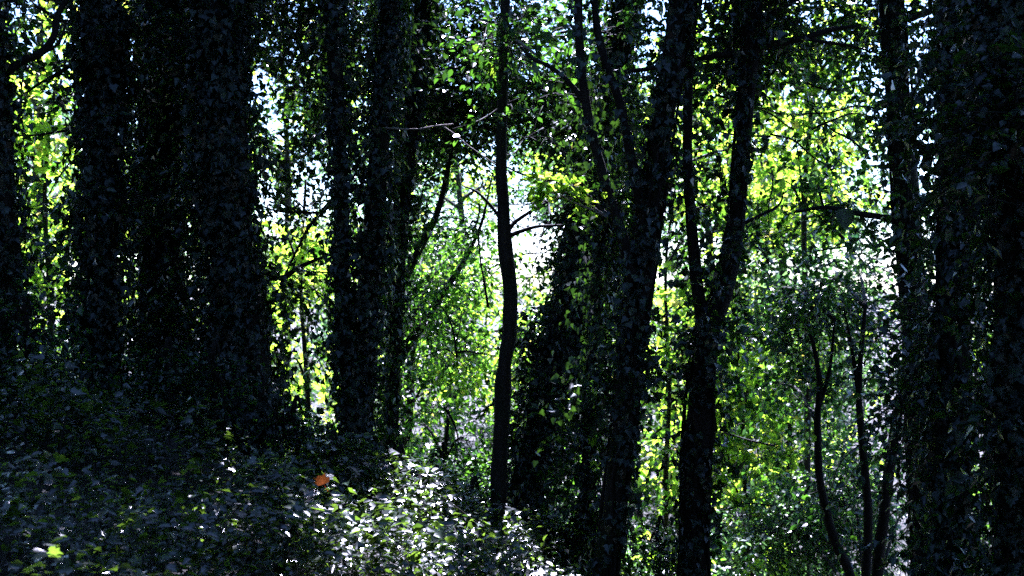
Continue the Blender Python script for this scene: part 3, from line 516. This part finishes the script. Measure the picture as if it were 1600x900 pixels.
small_tree('sunlit_tree', 'sunlit tree with yellow-green leaves past the trunk at the left edge', [([(70, 700), (80, 500), (70, 300), (90, 100)], [24, 20, 15, 9])],
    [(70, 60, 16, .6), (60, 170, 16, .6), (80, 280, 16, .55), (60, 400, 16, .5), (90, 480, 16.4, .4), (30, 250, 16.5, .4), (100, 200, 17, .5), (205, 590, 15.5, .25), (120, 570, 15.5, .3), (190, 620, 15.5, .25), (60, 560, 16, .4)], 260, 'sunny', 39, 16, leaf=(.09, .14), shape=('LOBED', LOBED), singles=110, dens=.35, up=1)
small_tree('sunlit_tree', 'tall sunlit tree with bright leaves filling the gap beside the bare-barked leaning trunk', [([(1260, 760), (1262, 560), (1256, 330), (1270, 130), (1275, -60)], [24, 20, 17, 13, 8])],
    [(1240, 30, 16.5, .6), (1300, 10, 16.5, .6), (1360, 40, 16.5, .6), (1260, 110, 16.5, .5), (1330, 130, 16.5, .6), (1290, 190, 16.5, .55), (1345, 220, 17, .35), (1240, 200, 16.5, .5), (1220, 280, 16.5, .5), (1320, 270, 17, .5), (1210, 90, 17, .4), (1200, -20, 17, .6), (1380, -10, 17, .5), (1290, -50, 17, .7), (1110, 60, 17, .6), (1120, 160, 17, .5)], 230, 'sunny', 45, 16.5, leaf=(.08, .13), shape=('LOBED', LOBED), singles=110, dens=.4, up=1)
small_tree('green_shrub', 'glossy green shrub at the foot of the slender bare trunk', [([(690, 800), (694, 720), (700, 660)], [12, 9, 5])], [(690, 700, 12.4, .4), (735, 690, 12.6, .4), (660, 740, 12, .35), (720, 770, 12, .4), (650, 660, 12.8, .35), (750, 760, 11.8, .3), (700, 640, 13, .3)], 420, 'green', 40, 12.4, leaf=(.06, .09), singles=100, cat='shrub', dens=.3, up=.9)
small_tree('green_shrub', 'dim green bush behind the two dark stems of the forked tree', [([(630, 780), (640, 640), (650, 480)], [14, 11, 6])], [(640, 620, 14, .4), (660, 540, 14.4, .45), (690, 590, 14.4, .4), (640, 470, 14.4, .4), (690, 440, 15, .4), (730, 470, 15, .35), (580, 640, 14, .3), (660, 400, 15, .4), (720, 390, 15, .4), (610, 700, 13.4, .3)], 300, 'green', 41, 14.2, leaf=(.07, .1), singles=70, cat='shrub', dens=.36)
small_tree('green_shrub', 'bush with yellow-tinged leaves between the leaning trunk and the curving one', [([(880, 900), (884, 800), (890, 720)], [12, 9, 5])], [(880, 780, 13, .35), (900, 700, 13, .35), (860, 820, 12.4, .3), (900, 850, 12, .35), (1000, 800, 13, .35), (1010, 880, 12.6, .35), (1000, 720, 13.4, .3)], 330, 'green', 42, 12.8, leaf=(.07, .1), singles=70, cat='shrub', up=.9)
small_tree('pale_shrub', 'low glossy clump catching white light below the forked ivy tree', [([(650, 830), (652, 800), (655, 775)], [6, 5, 3])], [(650, 790, 9.3, .2), (680, 775, 9.4, .2), (630, 800, 9.2, .16), (700, 800, 9.4, .18), (660, 760, 9.5, .14)], 900, 'ground', 43, 9.3, leaf=(.04, .065), singles=90, cat='shrub', up=1.6, twig=(.1, .22), dens=.1)
small_tree('pale_shrub', 'low glossy clump catching white light past the slender bare trunk', [([(850, 900), (850, 860), (850, 820)], [6, 5, 3])], [(850, 850, 9.2, .22), (830, 880, 9, .2), (870, 880, 9, .2), (840, 820, 9.4, .16), (866, 840, 9.3, .14)], 900, 'ground', 44, 9.2, leaf=(.045, .07), singles=90, cat='shrub', up=1.6, twig=(.1, .22), dens=.1)

for k, (x, y, d, r, lab) in enumerate([(40, 520, 8.0, .3, 'scruffy dark shrub at the foot of the trunk by the left edge'), (262, 585, 8.8, .26, 'scruffy dark shrub before the foot of the broad ivy trunk'), (335, 590, 8.6, .24, 'small dark shrub crowding the foot of the widest trunk'),
        (462, 675, 9.0, .24, 'small dark shrub at the flaring side of the widest trunk'), (625, 750, 9.6, .22, 'small dark shrub at the foot of the half hidden trunk'), (740, 800, 9.4, .2, 'small shrub just left of the slender bare trunk foot'),
        (100, 600, 8.4, .26, 'scruffy dark shrub left of the slim straight ivy trunk'), (520, 730, 8.8, .2, 'small shrub before the forked ivy tree foot'), (910, 840, 9.6, .28, 'leafy shrub at the foot of the narrow upright ivy stem'), (1030, 860, 10.5, .35, 'leafy shrub low between the curving trunk and the Y-shaped trunk')]):
    small_tree('low_shrub', lab, [([(x, y+40), (x+2, y), (x-4, y-30)], [5, 4, 2])], [(x, y, d, r), (x+rb0[k][0]*30, y+10, d-.1, r*.7), (x-rb0[k][1]*34, y-12, d+.1, r*.65), (x+8, y-34, d, r*.45)], 620, 'dusk', 460+k, d, leaf=(.035, .065), singles=25, cat='shrub', up=1.0, twig=(.12, .3), dens=.25, group='low shrubs on the slope')

# ------------------------------------------------------------------ the low leaves that cover the slope
def ground_cover():
    rng = rngs(77); n = 190000; x = rng.uniform(-8, 3.2, n); y = rng.uniform(3.2, 13.5, n)
    ok = np.abs(x)/y < .56
    x, y = x[ok], y[ok]; q = np.stack([x, y, np.zeros_like(x)], 1)
    c = vnoise(q, 1.6, 31)*.6+vnoise(q, 4.5, 32)*.4; keep = rng.random(len(x)) < np.clip((c-.22)*2.2, .1, 1)*np.clip(12.5/(y+3), .6, 1.0)
    x, y, c = x[keep], y[keep], c[keep]; n = len(x)
    side = np.clip((-x-.2)/2.5, 0, 1)                     # taller growth towards the left
    h = rng.random(n)**.7*(.09+.75*np.clip(c-.38, 0, 1)*np.clip(.9-x*.4, .3, 1)+.25*side*c)
    p = np.stack([x, y, ground_z(x, y)+.02+h], 1); a = rng.uniform(0, 2*math.pi, n)
    t = np.stack([np.cos(a), np.sin(a), rng.normal(-.12, .2, n)], 1)
    nn = np.array([0, -.16, 1.])+rng.normal(0, .42, (n, 3))
    s = rng.uniform(.026, .064, n)*np.clip(y/6.5, .75, 1)*(1+.25*(c > .62)); L = Leaves(p, nn, t, s)
    root = tag(link('undergrowth', None, None), 'carpet of low dark leaves covering the whole slope', 'undergrowth', kind='stuff')
    k = rng.random(n) < .55
    leaf_parts(L.pick(k), 'OVATE', OVATE, M['ground'], root, 170, 'leaves', 1)
    leaf_parts(L.pick(~k), 'IVY', IVY, M['ground'], root, 130, 'leaves', 2, mass=HEART)
    vs = []                               # arching bramble canes and fallen sticks among the leaves
    for k in range(45):
        x0, y0 = rng.uniform(-4.5, .8), rng.uniform(4.6, 9.8); z0 = base_z(x0, y0); az = rng.uniform(0, 6.28); ln = rng.uniform(.3, 1.0); hh = rng.uniform(.12, .5)
        e = np.array([x0+math.cos(az)*ln, y0+math.sin(az)*ln, 0]); e[2] = base_z(e[0], e[1])+rng.uniform(.0, .3)
        vs.append(tube_vf([np.array([x0, y0, z0-.03]), np.array([x0+math.cos(az)*ln*.4, y0+math.sin(az)*ln*.4, z0+hh]), e], [.006, .004, .002], n=12, seg=4))
    V, F = join_vf(vs); link('canes', mesh_from('canes', V, F, True), M['bark_smooth'], root, 'stuff')
    m = 5000; i = rng.choice(n, m); b = p[i]; f = b.copy(); f[:, 2] = ground_z(f[:, 0], f[:, 1])-.02; f[:, :2] += rng.normal(0, .05, (m, 2))
    V, F = twig_tubes(f, b, .0025); link('stems', mesh_from('stems', V, F), M['bark_smooth'], root, 'stuff')
ground_cover()

def hollow_growth():
    rng = rngs(78); n = 70000; x = rng.uniform(-11, 14, n); y = rng.uniform(11.5, 26, n); ok = np.abs(x)/y < .75; x, y = x[ok], y[ok]; q = np.stack([x, y, np.zeros_like(x)], 1)
    c = vnoise(q, .7, 41)*.6+vnoise(q, 2.2, 42)*.4; k = rng.random(len(x)) < np.clip((c-.2)*2.4, .1, 1); x, y, c = x[k], y[k], c[k]; n = len(x)
    p = np.stack([x, y, ground_z(x, y)+.02+rng.random(n)*(.15+1.5*np.clip(c-.35, 0, 1))], 1); a = rng.uniform(0, 2*math.pi, n)
    L = Leaves(p, np.array([0, -.1, 1.])+rng.normal(0, .45, (n, 3)), np.stack([np.cos(a), np.sin(a), rng.normal(-.2, .3, n)], 1), rng.uniform(.06, .12, n))
    root = tag(link('hollow_undergrowth', None, None), 'leafy undergrowth filling the hollow beyond the near trunks', 'undergrowth', kind='stuff'); k = rng.random(n) < .5
    link('leaves', L.pick(k).mesh('leaves', OVATE, 3), M['green'], root, 'stuff'); link('leaves', L.pick(~k).mesh('leaves', OVATE, 4), M['cool'], root, 'stuff')
hollow_growth()
def upright_plant(label, px, py, d, h, n, seed, leaf=.09):
    f = P(px, py, d); gz = base_z(f[0], f[1]); rng = rngs(seed); t = thing('leafy_plant', label, 'plant', (f[0], f[1], gz), 'single plants among the low leaves')
    tip = np.array([f[0]+rng.normal(0, .04), f[1], f[2]-0.0]); tube('stem', [np.array([f[0], f[1], gz-.05]), (np.array([f[0], f[1], gz])+tip)/2+rng.normal(0, .02, 3), tip], [.006, .004, .002], M['bark_smooth'], t, seg=5)
    u = np.linspace(.45, 1, n)[:, None]; p = np.array([f[0], f[1], gz])*(1-u)+tip*u; a = rng.uniform(0, 6.3, n)
    place_single(Leaves(p, np.tile([0, -.1, 1.], (n, 1))+rng.normal(0, .25, (n, 3)), np.stack([np.cos(a), np.sin(a)*.6, rng.normal(.05, .3, n)], 1), leaf*rng.uniform(.7, 1.15, n)), 'OVATE', OVATE, M['ground'], t)
upright_plant('tallest single plant, pale leaves in front of the forked tree foot', 552, 722, 8.4, .3, 9, 501, .13)
upright_plant('thin leafy plant in front of the slim straight ivy trunk', 265, 545, 8.2, .3, 8, 502, .07)
upright_plant('leafy plant in the dim growth before the widest trunk', 330, 570, 8.4, .3, 10, 503, .07)
upright_plant('leafy plant low by the trunk at the left edge', 60, 560, 7.4, .3, 8, 504, .07)

upright_plant('leafy plant that carries the orange dead leaf', 502, 762, 6.7, .3, 9, 505, .06)
ol = P(502, 750, 6.65); orange = thing('fallen_leaf', 'orange dead leaf lying on the low green leaves', 'leaf', ol)
vo = LOBED[0]*np.array([.09, .09, .14]); R = Matrix.Rotation(math.radians(38), 3, 'X') @ Matrix.Rotation(.5, 3, 'Z')
Vb = np.array([list(R @ Vector(tuple(v-np.array([0, .035, 0])))) for v in vo]); me = mesh_from('blade', Vb, LOBED[1])
bl = link('blade', me, M['orange']); bl.parent = orange
e = Vb[1]; V, F = tube_vf([e, e+np.array([.01, .01, -.02]), e+np.array([.02, .03, -.045])], [.0022, .0015], n=6, seg=5)
st = link('stalk', mesh_from('stalk', V, F, True), M['orange']); st.parent = orange

# ------------------------------------------------------------------ sunlit trees across the hollow
def bg_proto(seed, h, spread, n_leaf, leaf, kind):
    rng = rngs(seed); root = np.array([0, 0, -.3]); lean = rng.normal(0, .06, 2)*h; top = np.array([lean[0], lean[1], h*.93])
    mid = (root+top)/2+np.array([*rng.normal(0, .03, 2)*h, 0]); path = [root, mid, top]; r0 = .014*h
    tv = tube_vf(path, [r0, r0*.6, r0*.12], n=16, seg=8); c = spline(path, 40); vs, cs, rs = [], [], []
    for k in range(int(13+h)):
        u = .12+.86*rng.random(); a = c[int(u*39)]; az = rng.uniform(0, 6.283); ln = spread*(1.05-.62*abs(u-.45))*rng.uniform(.35, 1)
        e = a+np.array([math.cos(az)*ln, math.sin(az)*ln, ln*rng.uniform(.05, .45)]); vs.append(tube_vf([a, (a+e)/2+np.array([0, 0, .12*ln]), e], [r0*.38, r0*.22, .008], n=8, seg=5))
        cs.append(e); rs.append(rng.uniform(.5, 1.05)*spread*.36)
        if rng.random() < .6: cs.append((a+e)/2); rs.append(rng.uniform(.35, .7)*spread*.32)
    per = 1.45*n_leaf/7/np.sum(np.array(rs)**2.2)
    L, A, B = sprays(rng, cs, rs, per, leaf=leaf, twig=(.3, .7), dens=.52, f=.62, up=.8, flat=.7)
    V2, F2 = join_vf(vs); V3, F3 = twig_tubes(A, B, .006)
    return (mesh_from('trunk', *tv, True), mesh_from('branches', *join_vf([(V2, F2), (V3, F3)]), True), L.mesh('crown', OVATE if kind == 'near' else SIMPLE, seed))
protos = [bg_proto(601, 9.5, 3.0, 9500, (.10, .16), 'near'), bg_proto(602, 12, 3.3, 11000, (.10, .17), 'near'), bg_proto(603, 7.5, 2.6, 7500, (.09, .15), 'near'), bg_proto(604, 11, 2.9, 8500, (.12, .18), 'near')]
bgmesh = {}
def bg_tree(px, d, k, mat, rot, s, label, group):
    x = d*(px-800)/K; z = base_z(x, d); t = thing('woodland_tree', label, 'tree', (x, d, z), group)
    for nm, me, mt in zip(('trunk', 'branches', 'crown'), protos[k], ('bark', 'bark', mat)):
        key = (nm, k, mt)
        if key not in bgmesh:
            m2 = me.copy(); m2.materials.clear(); m2.materials.append(M[mt]); bgmesh[key] = m2
        o = bpy.data.objects.new(nm, bgmesh[key]); COL.objects.link(o); o.parent = t; o.rotation_euler = (0, 0, rot); o.scale = (s, s, s)
        if nm != 'trunk': o['kind'] = 'stuff'
G1 = 'sunlit trees across the hollow'
BG = [(60, 26, 1, 'sunny', 1.1), (-170, 27, 0, 'green', 1), (230, 26, 2, 'sunny', 1), (410, 29, 2, 'sunny', .9), (545, 27, 2, 'sunny', .85), (640, 30, 2, 'sunny', .9), (700, 38, 2, 'cool', .9), (990, 33, 2, 'sunny', 1.05),
      (1000, 27, 2, 'green', .95), (1090, 28, 1, 'sunny', 1.05), (1140, 27, 0, 'sunny', 1), (1195, 31, 1, 'sunny', 1.15), (1230, 27, 2, 'cool', .8), (1660, 29, 1, 'green', 1), (1640, 30, 0, 'sunny', 1), (330, 36, 2, 'sunny', 1.1), (440, 36, 1, 'sunny', 1.15), (700, 40, 1, 'sunny', 1.15), (870, 46, 1, 'green', 1.2),
      (1160, 40, 0, 'cool', 1.1), (160, 36, 3, 'sunny', 1), (600, 42, 2, 'cool', 1), (1560, 38, 3, 'sunny', 1), (20, 42, 0, 'cool', 1.2), (930, 44, 2, 'cool', 1.0), (1215, 42, 1, 'sunny', 1.2), (470, 42, 2, 'sunny', .9), (990, 40, 1, 'cool', 1.1)]
KIND = {'sunny': 'yellow-green leafy tree lit from behind across the hollow', 'green': 'mid-green leafy tree just past the ivy-clad trunks', 'cool': 'grey-green leafy tree far down the hollow'}
rb = rngs(66)
BG_PLACE = ['beyond the gap next to the trunk at the left edge', 'mostly outside the left edge of the view', 'glimpsed past the slim straight ivy trunk', 'short, right behind the widest ivy trunk', 'short, behind the forked ivy tree',
    'short, behind the trunk half hidden by the forked ivy tree', 'small and far, left of the slender bare trunk', 'short, behind the leaning ivy-smothered trunk', 'short, behind the tall curving trunk', 'tall, behind the Y-shaped trunk',
    'right of the Y-shaped trunk', 'tallest, in the bright gap right of the Y-shaped trunk', 'low, behind the dark saplings', 'behind the ivy trunk at the right edge', 'outside the right edge of the view',
    'far, between the two broad ivy trunks', 'tall and far, above the gap next to the widest trunk', 'tall and far, above the slender bare trunk', 'farthest, behind the leaning ivy-smothered trunk',
    'far, right of the Y-shaped trunk', 'far, behind the slim straight ivy trunk', 'far, behind the forked ivy tree', 'far, behind the trunks at the right edge',
    'far, behind the trunk at the left edge', 'low and far, just right of the slender bare trunk', 'far and tall, above the saplings', 'low and far, left of the forked ivy tree', 'far and tall, behind the curving trunk']
for (px, d, k, mat, sc_), where in zip(BG, BG_PLACE): bg_tree(px, d, k, mat, rb.uniform(0, 6.28), rb.uniform(.95, 1.05)*sc_, {'sunny': 'yellow-green', 'green': 'mid-green', 'cool': 'grey-green'}[mat]+' leafy tree '+where, G1)

for q, (px, d, k, mat) in enumerate([(-430, 22, 0, 'green'), (-330, 33, 1, 'sunny'), (1800, 21, 2, 'green'), (1880, 27, 1, 'sunny'), (1770, 35, 1, 'cool'), (2050, 24, 0, 'green'), (2200, 30, 1, 'sunny'), (1960, 17, 2, 'green'), (1750, 17, 2, 'green'), (1820, 24, 1, 'green'), (1900, 20, 0, 'sunny'), (-250, 19, 2, 'green')]):
    bg_tree(px, d, k, mat, rb.uniform(0, 6.28), 1.0, 'leafy tree wholly outside the '+('left' if px < 0 else 'right')+' edge of the view', G1)

# ------------------------------------------------------------------ the wood beyond, one mass with thin places where the sky comes through
def far_wood():
    rng = rngs(88); cs, rs = [], []
    for k in range(420):
        d = rng.uniform(46, 95); px = rng.uniform(-500, 2100); z = -4.5+rng.uniform(0, 1)**.8*(11+.06*d); x = d*(px-800)/K; py = 450-K*(z-EYE)/d
        gap = min(((px-gx_)/sx)**2+((py-gy_)/sy)**2 for gx_, gy_, sx, sy in SKY)
        if gap < 1: continue
        cs.append((x, d, z)); rs.append(rng.uniform(1.2, 2.4))
    L, A, B = sprays(rng, cs, rs, 14, leaves=(6, 8), leaf=(.2, .36), twig=(.5, 1.2), dens=.42, f=.7, up=.8)
    wood = tag(link('far_wood', L.mesh('far_wood', SIMPLE, 5), M['cool']), 'pale sunlit mass of far leaves behind all the trunks', 'wood', kind='stuff')
SKY = [(485, 285, 45, 50), (825, 420, 62, 85), (1375, 170, 60, 60), (1395, 450, 70, 220), (790, 270, 60, 40), (690, 150, 60, 60), (60, 350, 60, 60), (1250, 120, 60, 40)]
far_wood()
def wood_around():                      # the same wood goes on beside and behind the place where the picture was taken
    rng = rngs(99); cs, rs = [], []
    for k in range(340):
        a = rng.uniform(.62, 2*math.pi-.62); r = rng.uniform(12 if math.cos(a) > .1 else 7.5, 18); x, y = math.sin(a)*r, math.cos(a)*r; z = base_z(x, y)+rng.random()*11
        if y > 0 and abs(x)/max(y, .1) < .62: continue
        cs.append((x, y, z)); rs.append(rng.uniform(1.0, 2.0))
    for k in range(75):
        cs.append((rng.uniform(-8, 8), rng.uniform(-9, 3.5), rng.uniform(6, 9.5))); rs.append(rng.uniform(1, 1.7))
    L, A, B = sprays(rng, cs, rs, 15, leaves=(6, 8), leaf=(.34, .52), twig=(.4, .8), dens=.25, f=.8, up=.9)
    L = L.pick(~in_frame(L.p, 60) & ~sun_gap(L.p))
    tag(link('woodland', L.mesh('woodland', SIMPLE, 6), M['ivy']), 'leafy wood going on beside and behind the view', 'wood', kind='stuff')
wood_around()
